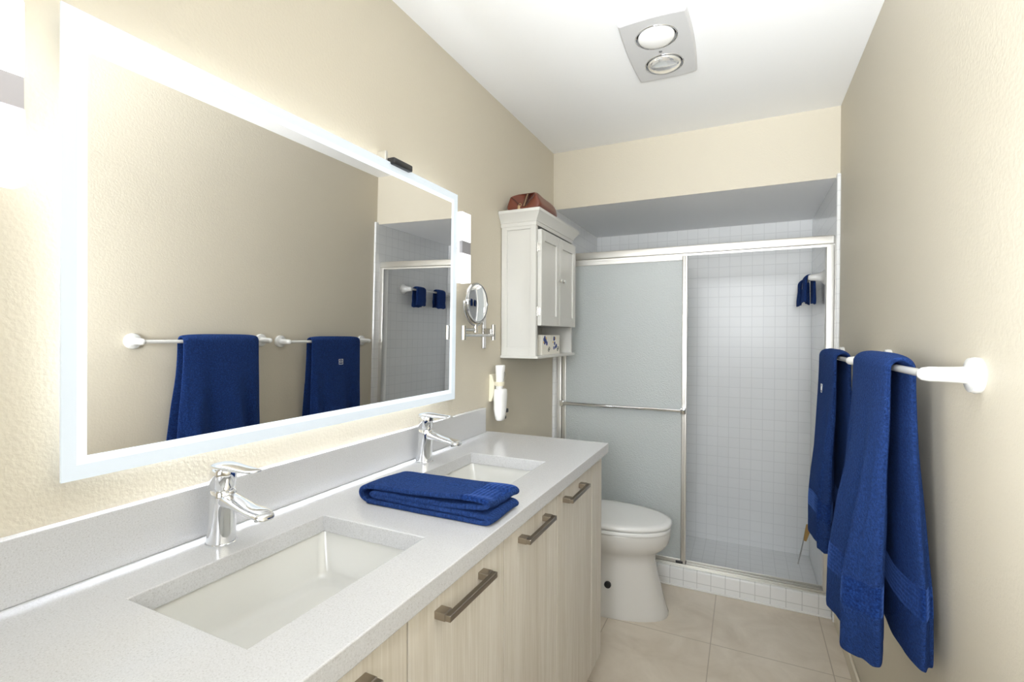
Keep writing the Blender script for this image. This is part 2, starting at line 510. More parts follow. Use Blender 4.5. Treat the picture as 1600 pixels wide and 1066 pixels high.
shower_door(.050, .756, D + .032, 'frosted glass sliding shower door with a chrome towel bar across its middle', True)
shower_door(.046, .742, D + .068, 'frosted glass sliding shower door behind the one with the chrome bar', False)

# ------------------------------------------------------------------ vanity
van = thing('vanity_cabinet', 'long pale oak vanity with slab doors under the white quartz countertop', 'vanity', (.28, 1.0, 0))
XV, VY0, VY1 = .515, .12, 1.868
bm = B()
for ya, yb in ((VY0, VY0 + .018),): box(bm, .004, XV, ya, yb, .10, .872)
box(bm, .004, XV, VY0 + .018, VY1 - .02, .10, .118)
box(bm, .004, .012, VY0 + .018, VY1 - .02, .118, .872)
box(bm, XV - .018, XV, VY0 + .018, VY1 - .02, .118, .17); box(bm, XV - .018, XV, VY0 + .018, VY1 - .02, .845, .872)
obj('carcass', bm, MWOOD, van)
obj('end_panel', bx(.004, XV, VY1 - .02, VY1, .098, .872, .001), MWOOD, van)
bm = B(); box(bm, .43, .448, VY0, VY1 - .012, 0, .10); box(bm, .03, .43, VY1 - .03, VY1 - .012, 0, .10)
obj('toe_kick', bm, MWHITE, van)
obj('filler_panel', bx(XV + .001, .535, 1.737, VY1, .098, .868, .001), MWOOD, van)
obj('filler_panel', bx(XV + .001, .535, VY0, .292, .098, .868, .001), MWOOD, van)
for a, b in ((.294, .654), (.654, 1.015), (1.015, 1.372), (1.372, 1.735)):
    d = obj('door', bx(XV + .001, .535, a + .0015, b - .0015, .10, .868, .001), MWOOD, van)
    yc = (a + b) / 2 - .012 if a < 1.3 else (a + b) / 2 - .045
    zc = .836
    bm = B()
    box(bm, .558, .570, yc - .092, yc + .092, zc - .006, zc + .006, .0015)
    for s in (-1, 1): box(bm, .535, .5585, yc + s * .092 - (.024 if s > 0 else 0), yc + s * .092 + (.024 if s < 0 else 0), zc - .0075, zc + .0075, .0015)
    obj('handle', bm, MPULL, d)

ct = thing('countertop', 'white speckled quartz countertop with two sinks on the oak vanity', 'countertop', (.28, 1.0, .88))
CZ0, CZ1 = .882, .92
S1, S2, SX = (.434, .836), (1.117, 1.517), (.152, .438)
bm = B()
slab_holes(bm, [.002, SX[0], SX[1], .555], [.1, S1[0], S1[1], S2[0], S2[1], 1.895], {(1, 1), (1, 3)}, CZ0, CZ1)
obj('slab', bm, MQUARTZ, ct, bev=.002)
tag(obj('backsplash', bx(.001, .021, .1, 1.868, CZ1, 1.026, .0015), MQUARTZ), 'white speckled quartz backsplash strip along the wall under the lit mirror', 'backsplash')


def rrect(bm, x0, x1, y0, y1, z, r, n=6):
    out = []
    for cx, cy, a0 in ((x1 - r, y1 - r, 0), (x0 + r, y1 - r, 90), (x0 + r, y0 + r, 180), (x1 - r, y0 + r, 270)):
        for i in range(n + 1):
            a = R(a0 + 90 * i / n)
            out.append(bm.verts.new((cx + r * math.cos(a), cy + r * math.sin(a), z)))
    return out


def sink(yr, label):
    t = thing('sink', label, 'sink', (.295, sum(yr) / 2, .76), 'undermount sinks in the quartz counter')
    x0, x1, a, b = SX[0] - .006, SX[1] + .006, yr[0] - .006, yr[1] + .006
    bm = B()
    z = CZ0 - .001
    R_ = [rrect(bm, x0 - .02, x1 + .02, a - .02, b + .02, z - .012, .02), rrect(bm, x0 - .02, x1 + .02, a - .02, b + .02, z, .02),
          rrect(bm, x0, x1, a, b, z, .016), rrect(bm, x0 + .002, x1 - .002, a + .002, b - .002, z - .01, .018),
          rrect(bm, x0 + .016, x1 - .012, a + .012, b - .012, .800, .026), rrect(bm, x0 + .026, x1 - .022, a + .022, b - .022, .784, .028),
          rrect(bm, x0 + .045, x1 - .04, a + .04, b - .04, .780, .028),
          rrect(bm, .27, .31, sum(yr) / 2 - .02, sum(yr) / 2 + .02, .776, .0195),
          ]
    loft(bm, R_, cap0=False, cap1=True)
    # outside of the bowl
    O = [rrect(bm, x0 - .02, x1 + .02, a - .02, b + .02, z - .012, .02), rrect(bm, x0 - .008, x1 + .008, a - .008, b + .008, z - .03, .02), rrect(bm, x0 + .006, x1 - .006, a + .006, b - .006, .772, .02)]
    loft(bm, O, cap0=False, cap1=True)
    bmesh.ops.remove_doubles(bm, verts=bm.verts, dist=.0004)
    obj('basin', bm, MPORC, t, smooth=True, angle=60)
    bm = B(); lathe(bm, (.29, sum(yr) / 2, .7765), (0, 0, 1), [(0, .020), (.003, .021), (.004, .018), (.003, .014)])
    obj('drain', bm, MCHROME, t, smooth=True)
    return t


sink(S1, 'rectangular white undermount sink in the near half of the counter, nothing over it')
sink(S2, 'rectangular white undermount sink partly hidden behind the folded navy towel')

# ------------------------------------------------------------------ faucets
def faucet(y, label):
    X = .084
    t = thing('faucet', label, 'faucet', (X, y, CZ1), 'chrome single lever faucets')
    o = Vector((X, y, CZ1))
    bm = B(); loft(bm, [ring(bm, o + Vector((0, 0, z)), Vector((1, 0, 0)), Vector((0, 1, 0)), r, r, 32) for z, r in ((0, .0285), (.004, .029), (.005, .0265))])
    obj('base_ring', bm, MCHROME, t, smooth=True)
    bm = B()
    rr = [(.004, .0275, .0, .0265), (.012, .027, .0005, .026), (.05, .0255, .004, .025), (.085, .025, .0075, .0245), (.098, .0255, .008, .0248), (.106, .0245, .0075, .024), (.110, .022, .0075, .0222)]
    loft(bm, [ring(bm, o + Vector((dx - .002, 0, z)), Vector((1, 0, 0)), Vector((0, 1, 0)), rx, ry, 32) for z, rx, dx, ry in rr])
    b = obj('body', bm, MCHROME, t, smooth=True, angle=60)
    # spout: flattened, widening towards the lip, dropping slightly
    bm = B(); rings = []
    for dx, dz, hw, hh in ((.0, .090, .021, .016), (.025, .092, .0205, .015), (.05, .087, .0195, .0105), (.075, .082, .0205, .0085), (.10, .079, .0225, .008), (.118, .0765, .0225, .0085), (.131, .0735, .0195, .008), (.137, .071, .013, .005)):
        rings.append(ring(bm, o + Vector((dx + .002, 0, dz)), Vector((0, 1, 0)), Vector((-.25, 0, 1)).normalized(), hw, hh, 28, 2.4))
    loft(bm, rings)
    obj('spout', bm, MCHROME, t, smooth=True, angle=180, sub=1)
    bm = B(); lathe(bm, o + Vector((.117, 0, .071)), (.25, 0, -1), [(0, .0125), (.006, .0125), (.007, .009)])
    obj('aerator', bm, MSCREW, t, smooth=True)
    # cartridge collar and lever
    bm = B(); loft(bm, [ring(bm, o + Vector((dx, 0, z)), Vector((1, 0, 0)), Vector((0, 1, 0)), r, r, 32) for z, r, dx in ((.109, .0215, .005), (.113, .0205, .005), (.116, .0235, .005), (.140, .0245, .006), (.150, .0240, .007), (.155, .021, .008), (.157, .015, .008))])
    lv = obj('lever_hub', bm, MCHROME, t, smooth=True, angle=60)
    bm = B(); rings = []
    for dx, dz, hw, hh in ((-.020, .155, .013, .005), (-.012, .1565, .020, .0072), (.008, .158, .0235, .0085), (.030, .158, .0215, .0075), (.055, .157, .018, .006), (.080, .1565, .017, .005), (.100, .157, .0155, .004), (.110, .1575, .009, .0025)):
        rings.append(ring(bm, o + Vector((dx, 0, dz)), Vector((0, 1, 0)), Vector((0, 0, 1)), hw, hh, 24, 2.3))
    loft(bm, rings)
    obj('lever', bm, MCHROME, lv, smooth=True, angle=180, sub=1)
    return t


f1 = faucet((S1[0] + S1[1]) / 2, 'chrome single-lever faucet behind the near sink, away from the folded towel')
dup(f1, (.078, 1.336, CZ1), 'chrome single-lever faucet behind the far sink, just past the folded towel')

# ------------------------------------------------------------------ folded towel on the counter
def sheet(name, path, y0, y1, ny, thick, m, parent=None, ydev=None, wob=.003, seed=0, uvf=None, fine=True):
    """extrude a profile path (x, z) along y as a soft sheet"""
    # resample the path
    P = [Vector((a, 0, b)) for a, b in path]
    L = [0]
    for a, b in zip(P, P[1:]): L.append(L[-1] + (b - a).length)
    n = max(8, int(L[-1] / .009)); pts = []
    for i in range(n + 1):
        s = L[-1] * i / n; k = 0
        while k < len(P) - 2 and L[k + 1] < s: k += 1
        f = (s - L[k]) / max(L[k + 1] - L[k], 1e-6)
        pts.append(P[k].lerp(P[k + 1], f))
    for _ in range(3):
        pts = [pts[0]] + [(pts[i - 1] + pts[i] * 2 + pts[i + 1]) / 4 for i in range(1, len(pts) - 1)] + [pts[-1]]
    bm = B(); uv = bm.loops.layers.uv.new('UVMap'); rows = []; S = {}
    for i, p in enumerate(pts):
        row = []
        for j in range(ny + 1):
            f = j / ny; y = y0 + (y1 - y0) * f
            dx, dy, dz = ydev(i / n, f) if ydev else (0, 0, 0)
            q = Vector((p.x + dx, y + dy, p.z + dz))
            nz = noise.noise(Vector((q.x * 14 + seed, q.y * 14, q.z * 40)))
            q.z += wob * nz
            vtx = bm.verts.new(q); row.append(vtx); S[vtx] = (f, uvf(i / n) if uvf else .5)
        rows.append(row)
    for a, b in zip(rows, rows[1:]):
        for j in range(ny):
            fc = bm.faces.new((a[j], a[j + 1], b[j + 1], b[j]))
            for l in fc.loops: l[uv].uv = S[l.vert]
    o = obj(name, bm, m, parent, smooth=True, angle=180)
    md = o.modifiers.new('thick', 'SOLIDIFY'); md.thickness = thick; md.offset = 0
    md = o.modifiers.new('sub', 'SUBSURF'); md.levels = 1; md.render_levels = 1
    return o


zt = CZ1
path = [(.19, .0070), (.40, .0066), (.520, .0068), (.540, .0085), (.5455, .0132), (.538, .0182), (.515, .0198), (.40, .0200), (.26, .0202), (.205, .0206), (.190, .0245), (.205, .0292), (.26, .0300), (.40, .0305), (.505, .0315), (.530, .0330), (.5385, .0385), (.534, .0445),
        (.510, .0475), (.40, .0452), (.30, .0442), (.21, .0440), (.180, .0415), (.166, .034), (.163, .0245), (.166, .0150), (.176, .0088), (.19, .0070)]
path = [(x, zt + z) for x, z in path]


def fold_dev(s, f):
    top = sm(.62, .70, s) * (1 - sm(.90, .97, s))
    dx = .010 * (f - .5) + .004 * math.sin(5 * f + 3 * s)
    dz = top * (.0035 * math.sin(8 * f + 10 * s) + .0045 * math.exp(-((f - .05) / .12) ** 2) * sm(.6, .72, s) * (1 - sm(.76, .86, s)))
    return dx, .010 * (s - .5) * (1 if f > .5 else .5), max(dz, -.001)


def sm(a, b, x):
    t = max(0., min(1., (x - a) / (b - a))); return t * t * (3 - 2 * t)


ft = sheet('folded_towel', path, .940, 1.083, 24, .0118, MTOWEL, None, fold_dev, .0012, 3, uvf=lambda s: .145 + (s - .745) * 1.5 if .62 < s < .90 else .4)
tag(ft, 'navy bath towel folded flat on the counter between the two sinks', 'towel')

# ------------------------------------------------------------------ lit mirror
MY0, MY1, MZ0, MZ1 = .400, 1.598, 1.097, 1.878
TILT = .015
mir = thing('lit_mirror', 'large rectangular wall mirror with a glowing frosted border above the two sinks', 'mirror', (.028, (MY0 + MY1) / 2, (MZ0 + MZ1) / 2))


def tilt(bm):
    c = (MZ0 + MZ1) / 2
    for v_ in bm.verts: v_.co.x += (v_.co.z - c) * TILT
    return bm


bw = (.0345, .039)
obj('mirror_panel', tilt(bx(.0315, .0365, MY0 + bw[0], MY1 - bw[0] - .006, MZ0 + bw[1], MZ1 - bw[1])), MMIRROR, mir)
bm = B()
slab = [(MY0, MY0 + bw[0], MZ0, MZ1), (MY1 - bw[0] - .006, MY1, MZ0, MZ1), (MY0 + bw[0], MY1 - bw[0] - .006, MZ0, MZ0 + bw[1]), (MY0 + bw[0], MY1 - bw[0] - .006, MZ1 - bw[1], MZ1)]
for a in slab: box(bm, .0315, .0365, *a)
bmesh.ops.remove_doubles(bm, verts=bm.verts, dist=.0001)
obj('frosted_border', tilt(bm), MBAND, mir)
obj('back_box', bx(.001, .0185, MY0 + .10, MY1 - .10, MZ0 + .11, MZ1 - .11), MALU, mir)
bm = B(); a, b, c, d = MY0 + .092, MY1 - .092, MZ0 + .102, MZ1 - .102
box(bm, .006, .015, a, b, d - .007, d); box(bm, .006, .015, a, a + .007, c + .007, d - .007); box(bm, .006, .015, b - .007, b, c + .007, d - .007)
obj('led_strip', bm, MLED, mir)
obj('led_strip', bx(.004, .016, a, b, c, c + .007), MLEDB, mir)

bm = B(); i0, i1, j0, j1 = MY0 + bw[0], MY1 - bw[0] - .006, MZ0 + bw[1], MZ1 - bw[1]
for a in ((i0 - .014, i0, j0 - .014, j1 + .014), (i1, i1 + .014, j0 - .014, j1 + .014), (i0, i1, j0 - .014, j0), (i0, i1, j1, j1 + .014)): box(bm, .0316, .0369, *a)
obj('border_glow_step', tilt(bm), MGLOWSTEP, mir)  # added glowing strip that fades the border's light in two steps

# small black box above the mirror
sb = thing('sensor_box', 'small black box fixed to the wall just above the lit mirror', 'box', (.03, 1.25, 1.885))
obj('case', bx(.004, .058, 1.205, 1.30, 1.872, 1.893, .005, 3), MBLACK, sb, smooth=True)
obj('bracket', bx(0, .034, 1.193, 1.204, 1.876, 1.912, .002), MALU, sb)

# ------------------------------------------------------------------ sconces
def sconce(y0, y1, z0, z1, label):
    t = thing('wall_sconce', label, 'wall lamp', (0, (y0 + y1) / 2, (z0 + z1) / 2), 'lamps beside the lit mirror')
    obj('back_plate', bx(0, .012, y0 + .008, y1 - .008, z0 + .02, z1 - .02, .002), MNICKEL, t)
    zm = (z0 + z1) / 2
    for a, b in ((z0, zm - .0235), (zm + .0235, z1)):
        obj('lamp_shade', bx(.012, .055, y0, y1, a, b, .004, 3), MSHADE, t, smooth=True)
    obj('band', bx(.008, .0535, y0 + .002, y1 - .002, zm - .0235, zm + .0235), MSBAND, t)
    return t


sconce(.262, .352, 1.565, 1.845, 'glowing white box wall lamp left of the lit mirror, cut by the photo edge')
sconce(1.612, 1.678, 1.548, 1.819, 'glowing white box wall lamp right of the lit mirror, above the round chrome mirror')

# ------------------------------------------------------------------ swing arm magnifying mirror
mg = thing('magnifying_mirror', 'round chrome magnifying mirror on a swing arm beside the lit mirror', 'mirror', (0, 1.88, 1.36))
obj('wall_plate', bx(0, .010, 1.862, 1.888, 1.284, 1.437, .003), MSTEEL, mg)
bm = B(); box(bm, .010, .05, 1.866, 1.884, 1.338, 1.372, .003); cyl(bm, (.055, 1.868, 1.322), (.055, 1.868, 1.388), .0085)
obj('pivot', bm, MSTEEL, mg, smooth=True)
K = Vector((.070, 1.598, 1.345))
bm = B(); tube(bm, [(.055, 1.868, 1.342), (K.x, K.y, 1.342)], .0065); cyl(bm, (K.x, K.y, 1.325), (K.x, K.y, 1.379), .0085)
obj('arm', bm, MSTEEL, mg, smooth=True)
CM = Vector((.066, 1.702, 1.471))
bm = B(); tube(bm, [(K.x, K.y, 1.364), (CM.x - .006, CM.y + .0, 1.364)], .0065); cyl(bm, (CM.x - .004, CM.y + .0, 1.353), (CM.x - .004, CM.y + .0, 1.385), .009)
obj('arm', bm, MSTEEL, mg, smooth=True)
nrm = Vector((1, .0, .0)).normalized(); side = Vector((0, 0, 1)).cross(nrm).normalized(); upv = Vector((0, 0, 1))
bm = B()
tube(bm, [CM + side * math.cos(a) * .089 + upv * math.sin(a) * .089 - nrm * .004 for a in [R(180 + 180 * i / 20) for i in range(21)]], .0042)
for s in (-1, 1): cyl(bm, CM + side * s * .078, CM + side * s * .094, .0045)
obj('yoke', bm, MSTEEL, mg, smooth=True)
bm = B(); lathe(bm, CM - nrm * .009, nrm, [(0, .06), (.001, .077), (.005, .081), (.014, .081), (.0175, .079), (.017, .0745), (.0140, .0738)], 44)
fr = obj('mirror_frame', bm, MSTEEL, mg, smooth=True, angle=60)
bm = B()
lathe(bm, CM + nrm * .0058, nrm, [(0, .0738)] + [(.0016 + .0045 * (1 - (r / .0735) ** 2), r) for r in (.0735, .063, .05, .035, .02, .008, .0002)], 44)
obj('mirror_lens', bm, MMIRROR, fr, smooth=True, angle=60)

# ------------------------------------------------------------------ hair dryer and its holder
hh = thing('dryer_holder', 'cream plastic wall holder gripping the white hair dryer under the wall cabinet', 'wall holder', (0, 1.965, 1.10))
bm = B()
loft(bm, [rrect(bm, 0, .012, 1.930, 2.000, 1.046, .003), rrect(bm, 0, .022, 1.930, 2.000, 1.07, .004), rrect(bm, 0, .03, 1.930, 2.000, 1.12, .005), rrect(bm, 0, .012, 1.930, 2.000, 1.166, .004)])
obj('wall_plate', bm, MCREAM, hh, smooth=True)
bm = B(); lathe(bm, (.052, 1.935, 1.118), (0, 0, 1), [(0, .021), (.018, .023), (.018, .0185), (0, .0165), (0, .021)], 28)
box(bm, .022, .035, 1.928, 1.945, 1.12, 1.134)
obj('holder_ring', bm, MCREAM, hh, smooth=True)
hd = thing('hair_dryer', 'white compact hair dryer hanging in the cream wall holder', 'hair dryer', (.052, 1.935, 1.10))
bm = B(); ax, ay = Vector((1, 0, 0)), Vector((0, 1, 0))
loft(bm, [ring(bm, Vector((.052 + dx, 1.935 + dy, z)), ax, ay, rx, ry, 24, 2.4) for z, rx, ry, dx, dy in ((1.098, .0145, .0145, 0, 0), (1.12, .015, .0155, 0, 0), (1.15, .017, .018, 0, .004), (1.185, .019, .022, .0, .006), (1.206, .020, .024, 0, .008), (1.209, .018, .022, 0, .008))])
obj('nozzle', bm, MDRYER, hd, smooth=True, angle=50)
bm = B()
loft(bm, [ring(bm, Vector((.052 + dx, 1.945 + dy, z)), ax, ay, rx, ry, 28, 2.4) for z, rx, ry, dx, dy in ((1.104, .020, .026, 0, 0), (1.100, .026, .034, 0, 0), (1.075, .027, .035, 0, 0), (1.040, .026, .034, 0, -.002), (1.015, .025, .033, .004, -.012), (.990, .022, .029, .010, -.022), (.972, .018, .024, .012, -.026), (.966, .012, .018, .012, -.026))])
obj('body', bm, MDRYER, hd, smooth=True, angle=60)
bm = B(); box(bm, .048, .078, 1.960, 1.976, .996, 1.014, .003); box(bm, .05, .076, 1.944, 1.958, .970, .984, .003)
obj('vent', bm, MBLACK, hd)
bm = B(); tube(bm, [(.058, 1.95, 1.13), (.062, 1.968, 1.145), (.062, 1.972, 1.17), (.058, 1.962, 1.188)], .0016, n=8)
obj('hook', bm, MNICKEL, hd, smooth=True)

# ------------------------------------------------------------------ wall cabinet
CX, CY0, CY1, CB, CT = .178, 2.052, 2.560, 1.236, 1.916
wc = thing('wall_cabinet', 'white two-door wall cabinet with an open shelf, hung above the toilet', 'cabinet', (0, 2.3, CB))
bm = B()
t_ = .016
box(bm, .001, CX, CY0, CY0 + t_, CB + .012, 1.878); box(bm, .001, CX, CY1 - t_, CY1, CB + .012, 1.878)
box(bm, .001, CX, CY0 + t_, CY1 - t_, 1.86, 1.878); box(bm, .001, CX, CY0 + t_, CY1 - t_, 1.388, 1.402)
box(bm, .001, .008, CY0 + t_, CY1 - t_, CB + .012, 1.86)
# frame-and-panel rails on the side that faces the vanity
box(bm, .004, .032, CY0 - .006, CY0, CB + .012, 1.872, .001); box(bm, CX - .028, CX, CY0 - .006, CY0, CB + .012, 1.872, .001)
box(bm, .032, CX - .028, CY0 - .006, CY0, 1.83, 1.872, .001); box(bm, .032, CX - .028, CY0 - .006, CY0, CB + .012, CB + .05, .001)
obj('body', bm, MCAB, wc)
bm = B()
rings = [rrect(bm, .001, CX + e, CY0 - .006 - e, CY1 + e, z, .002) for z, e in ((1.845, .003), (1.862, .003), (1.863, .006), (1.872, .008), (1.888, .020), (1.900, .027), (1.903, .030), (CT, .030))]
loft(bm, rings)
obj('crown', bm, MCAB, wc, smooth=True, angle=30)
obj('bottom_shelf', bx(.001, CX + .014, CY0 - .014, CY1 + .012, CB, CB + .013, .003), MCAB, wc)
ymid = (CY0 + CY1) / 2
for a, b, ks in ((CY0 + .012, ymid - .0015, 1), (ymid + .0015, CY1 - .004, -1)):
    bm = B()
    x0, x1 = CX + .001, CX + .021
    z0, z1 = 1.388, 1.828
    box(bm, x0, x1 - .007, a + .03, b - .03, z0 + .03, z1 - .03)
    box(bm, x0, x1, a, a + .042, z0, z1, .0015); box(bm, x0, x1, b - .042, b, z0, z1, .0015)
    box(bm, x0, x1, a + .042, b - .042, z0, z0 + .048, .0015); box(bm, x0, x1, a + .042, b - .042, z1 - .048, z1, .0015)
    d = obj('door', bm, MCAB, wc)
    ky = b - .02 if ks > 0 else a + .02
    bm = B(); lathe(bm, (x1, ky, 1.612), (1, 0, 0), [(0, .005), (.008, .004), (.011, .009), (.017, .0105), (.021, .008), (.022, .003)], 20)
    obj('knob', bm, MNICKEL, d, smooth=True)
    hy = a if ks > 0 else b
    for zz in (1.745, 1.452):
        bm = B(); s = -1 if ks > 0 else 1
        cyl(bm, (x0 + .002, hy + s * .005, zz - .02), (x0 + .002, hy + s * .005, zz + .02), .0042, n=12)
        box(bm, x0 + .002, x1 - .004, hy + (-.004 if s < 0 else 0), hy + (0 if s < 0 else .004), zz - .016, zz + .016)
        obj('hinge', bm, MNICKEL, d, smooth=True)

# boxes in the open shelf
def tissue_box(y0, y1, x0, x1, label, seed):
    z0 = CB + .013; z1 = z0 + .096
    t = thing('tissue_box', label, 'box', ((x0 + x1) / 2, (y0 + y1) / 2, z0), 'patterned boxes in the open cabinet shelf')
    obj('carton', bx(x0, x1, y0, y1, z0, z1, .002), MCARD, t)
    rnd = random.Random(seed)
    ym = (y0 + y1) / 2 - .012
    bm = B()
    for k in range(7):                                            # printed flowers and butterfly shapes, flat on the carton face
        cy, cz = ym + rnd.uniform(-.022, .022), z0 + .055 + rnd.uniform(-.025, .028)
        lathe(bm, (x1 + .0001, cy, cz), (1, 0, 0), [(0, rnd.uniform(.008, .013)), (.0003, .006)], 9)
    obj('print', bm, MBLUEF, t)['label'] = 'dark blue floral print'
    bm = B()
    for k in range(2):
        lathe(bm, (x1 + .0004, ym - .025 + .03 * k, z0 + .06 + .02 * k), (1, 0, 0), [(0, .006), (.0003, .004)], 8)
    obj('print', bm, MYELF, t)['label'] = 'small yellow print'
    bm = B()
    for cy, cz in ((ym + .038, z0 + .022), (ym + .046, z0 + .03)):
        torus(bm, (x1 + .0006, cy, cz), (1, 0, 0), .007, .0012, 14, 5)
    obj('print', bm, MGREENF, t)['label'] = 'small dark ring print'
    return t


tissue_box(2.150, 2.268, .055, .168, 'white patterned box in the open cabinet shelf, the one nearer the vanity', 3)
tissue_box(2.285, 2.408, .050, .163, 'white box with blue print in the open cabinet shelf, nearer the shower', 8)

# ------------------------------------------------------------------ leather toiletry bag
bag = thing('toiletry_bag', 'reddish brown leather toiletry bag lying on top of the white wall cabinet', 'bag', (.11, 2.17, CT))
bm = B(); rings = []
N, BW, BH, BX = 56, .086, .090, .110


def bag_ring(y, sc, wmul, hmul, front):
    out = []
    for i in range(N):
        t = 2 * PI * i / N; c, s_ = math.cos(t), math.sin(t)
        X = math.copysign(abs(c) ** .5, c); Z = math.copysign(abs(s_) ** .5, s_)
        zz = (Z * sc * .5 + .5)                       # 0 bottom .. 1 top
        w = BW * wmul * (1 - .16 * zz + .03 * math.sin(zz * 6))
        q = Vector((BX + X * sc * w, y, CT + .003 + zz * BH * hmul))
        xx = abs(X * sc)
        q.z -= .010 * zz * xx ** 2                    # shoulders fall away from the zip
        if front is not None:
            q.y += front * max(0., zz - .92 * xx) * .085 - front * .010 * (1 - sc) * (1 - zz)
        q += Vector((1, .5, .7)) * .0030 * noise.noise(q * 26)
        q.z = max(q.z, CT + .0015)
        out.append(bm.verts.new(q))
    return out


for sc in (.06, .3, .55, .78, .93): rings.append(bag_ring(2.054, sc, 1, 1, 1))
for y, wm, hm in ((2.060, 1.0, 1.0), (2.085, 1.01, 1.02), (2.13, 1.0, 1.0), (2.19, 1.0, .98), (2.25, .99, .95), (2.285, .96, .90), (2.300, .92, .84)):
    rings.append(bag_ring(y, 1, wm, hm, max(0, 1 - (y - 2.054) / .035) if y < 2.1 else None))
for sc in (.8, .5, .1): rings.append(bag_ring(2.305, sc, .92, .84, None))
loft(bm, rings)
obj('shell', bm, MLEATHER, bag, smooth=True, angle=180, sub=1)
zp = [(.110, 2.066, CT + .022), (.110, 2.084, CT + .048), (.110, 2.098, CT + .070), (.110, 2.110, CT + .088), (.110, 2.14, CT + .0935), (.110, 2.20, CT + .0915), (.110, 2.27, CT + .086)]
for s in (-1, 1):
    bm = B(); tube(bm, [(x + s * .006, y - .002, z) for x, y, z in zp], .0032, n=8)
    obj('seam_and_crease_shade', bm, MSEAMSHADE, bag, smooth=True)
bm = B(); tube(bm, [(x, y - .004, z + .001) for x, y, z in zp], .0035, n=8)
obj('zipper', bm, MBRASS, bag, smooth=True)
for s in (-1, 1):                                              # dark tubes paint the shade in the end's folded-in creases
    bm = B(); tube(bm, [(BX + s * .058, 2.0535, CT + .066), (BX + s * .044, 2.0525, CT + .056), (BX + s * .016, 2.0525, CT + .026)], .0024, n=8)
    obj('seam_and_crease_shade', bm, MSEAMSHADE, bag, smooth=True)
bm = B(); box(bm, .088, .100, 2.040, 2.045, CT + .003, CT + .024, .002); torus(bm, (.098, 2.046, CT + .027), (0, 1, 0), .006, .0018, 16, 6)
obj('zipper_pull', bm, MBRASS, bag, smooth=True)

# ------------------------------------------------------------------ toilet
TY = 2.425
to = thing('toilet', 'white elongated toilet with closed lid between the vanity and the shower', 'toilet', (.4, TY, 0))


def egg(bm, z, x0, x1, hw, n=44, k=.62):
    """egg outline pointing to +x: widest at a fraction k-ish of the length from the back"""
    out = []; xm = x0 + (x1 - x0) * .42
    for i in range(n):
        t = 2 * PI * i / n; c, s = math.cos(t), math.sin(t)
        x = xm + (c * (x1 - xm) if c > 0 else math.copysign(abs(c) ** .8, c) * (xm - x0))
        out.append(bm.verts.new((x, TY + math.copysign(abs(s) ** .92, s) * hw, z)))
    return out


bm = B()
loft(bm, [egg(bm, z, a, b, h) for z, a, b, h in ((0, .135, .714, .150), (.012, .135, .716, .151), (.03, .137, .709, .147), (.10, .14, .688, .138), (.18, .14, .668, .130), (.25, .135, .652, .127), (.283, .13, .652, .131),
     (.305, .12, .672, .146), (.325, .11, .697, .162), (.35, .10, .714, .173), (.38, .10, .722, .179), (.402, .10, .723, .180), (.409, .10, .719, .176))])
obj('bowl', bm, MTOILET, to, smooth=True, angle=60)
bm = B(); loft(bm, [egg(bm, z, .205 + e, .725 - e, .182 - e) for z, e in ((.4095, .006), (.4115, .001), (.424, .0), (.428, .004))])
obj('seat', bm, MSEAT, to, smooth=True, angle=50)
bm = B(); loft(bm, [egg(bm, z, .200 + e, .730 - e, .186 - e) for z, e in ((.4305, .010), (.433, .003), (.440, .0), (.448, .002), (.4535, .009), (.4560, .03), (.4572, .08), (.4575, .13))])
obj('lid', bm, MSEAT, to, smooth=True, angle=60)
bm = B(); loft(bm, [rrect(bm, .02 - 0, .185 + e, TY - .21 - e, TY + .21 + e, z, .03) for z, e in ((.400, -.012), (.42, -.004), (.60, .004), (.715, .008))])
obj('tank', bm, MTOILET, to, smooth=True, angle=50)
bm = B(); loft(bm, [rrect(bm, .012, .200 - e, TY - .226 + e, TY + .226 - e, z, .032) for z, e in ((.715, .003), (.72, .0), (.738, .0), (.746, .008))])
obj('tank_lid', bm, MTOILET, to, smooth=True, angle=50)
bm = B(); lathe(bm, (.19, TY - .15, .665), (1, 0, 0), [(0, .012), (.012, .012), (.016, .008)], 18); box(bm, .200, .208, TY - .16, TY - .085, .659, .671, .003)
obj('flush_lever', bm, MCHROME, to, smooth=True)
bm = B(); lathe(bm, (.452, TY - .124, .150), (0, -1, 0), [(0, .017), (.010, .016), (.012, .012)], 18)  # raised black disc put in for the dark bolt hole
obj('bolt_hole', bm, MBLACK, to, smooth=True)['label'] = 'small black disc standing for the bolt hole on the pedestal side'

# ------------------------------------------------------------------ towel bars
def towel_bar(y0, y1, zb, label, x_bar=1.353, wall=W, group='white ceramic towel bars', flare=False):
    t = thing('towel_bar', label, 'towel bar', (wall, (y0 + y1) / 2, zb), group)
    bm = B(); cyl(bm, (x_bar, y0 - .002, zb), (x_bar, y1 + .002, zb), .0082, n=18)
    obj('rod', bm, MCERAM, t, smooth=True)
    for y in (y0, y1):
        bm = B(); L = wall - x_bar
        if flare:
            pr = [(0, .040), (.006, .041), (.014, .034), (.026, .025), (.042, .0195), (L - .012, .018), (L + .006, .0165), (L + .014, .012), (L + .016, .004)]
        else:
            pr = [(0, .0335), (.008, .0345), (.015, .032), (.0165, .026), (.020, .0165), (.030, .0155), (L - .02, .0145), (L - .006, .0145), (L + .006, .012), (L + .012, .006), (L + .0125, .001)]
        lathe(bm, (wall, y, zb), (-1, 0, 0), pr, 30)
        obj('mount', bm, MCERAM, t, smooth=True, angle=55)
    return t


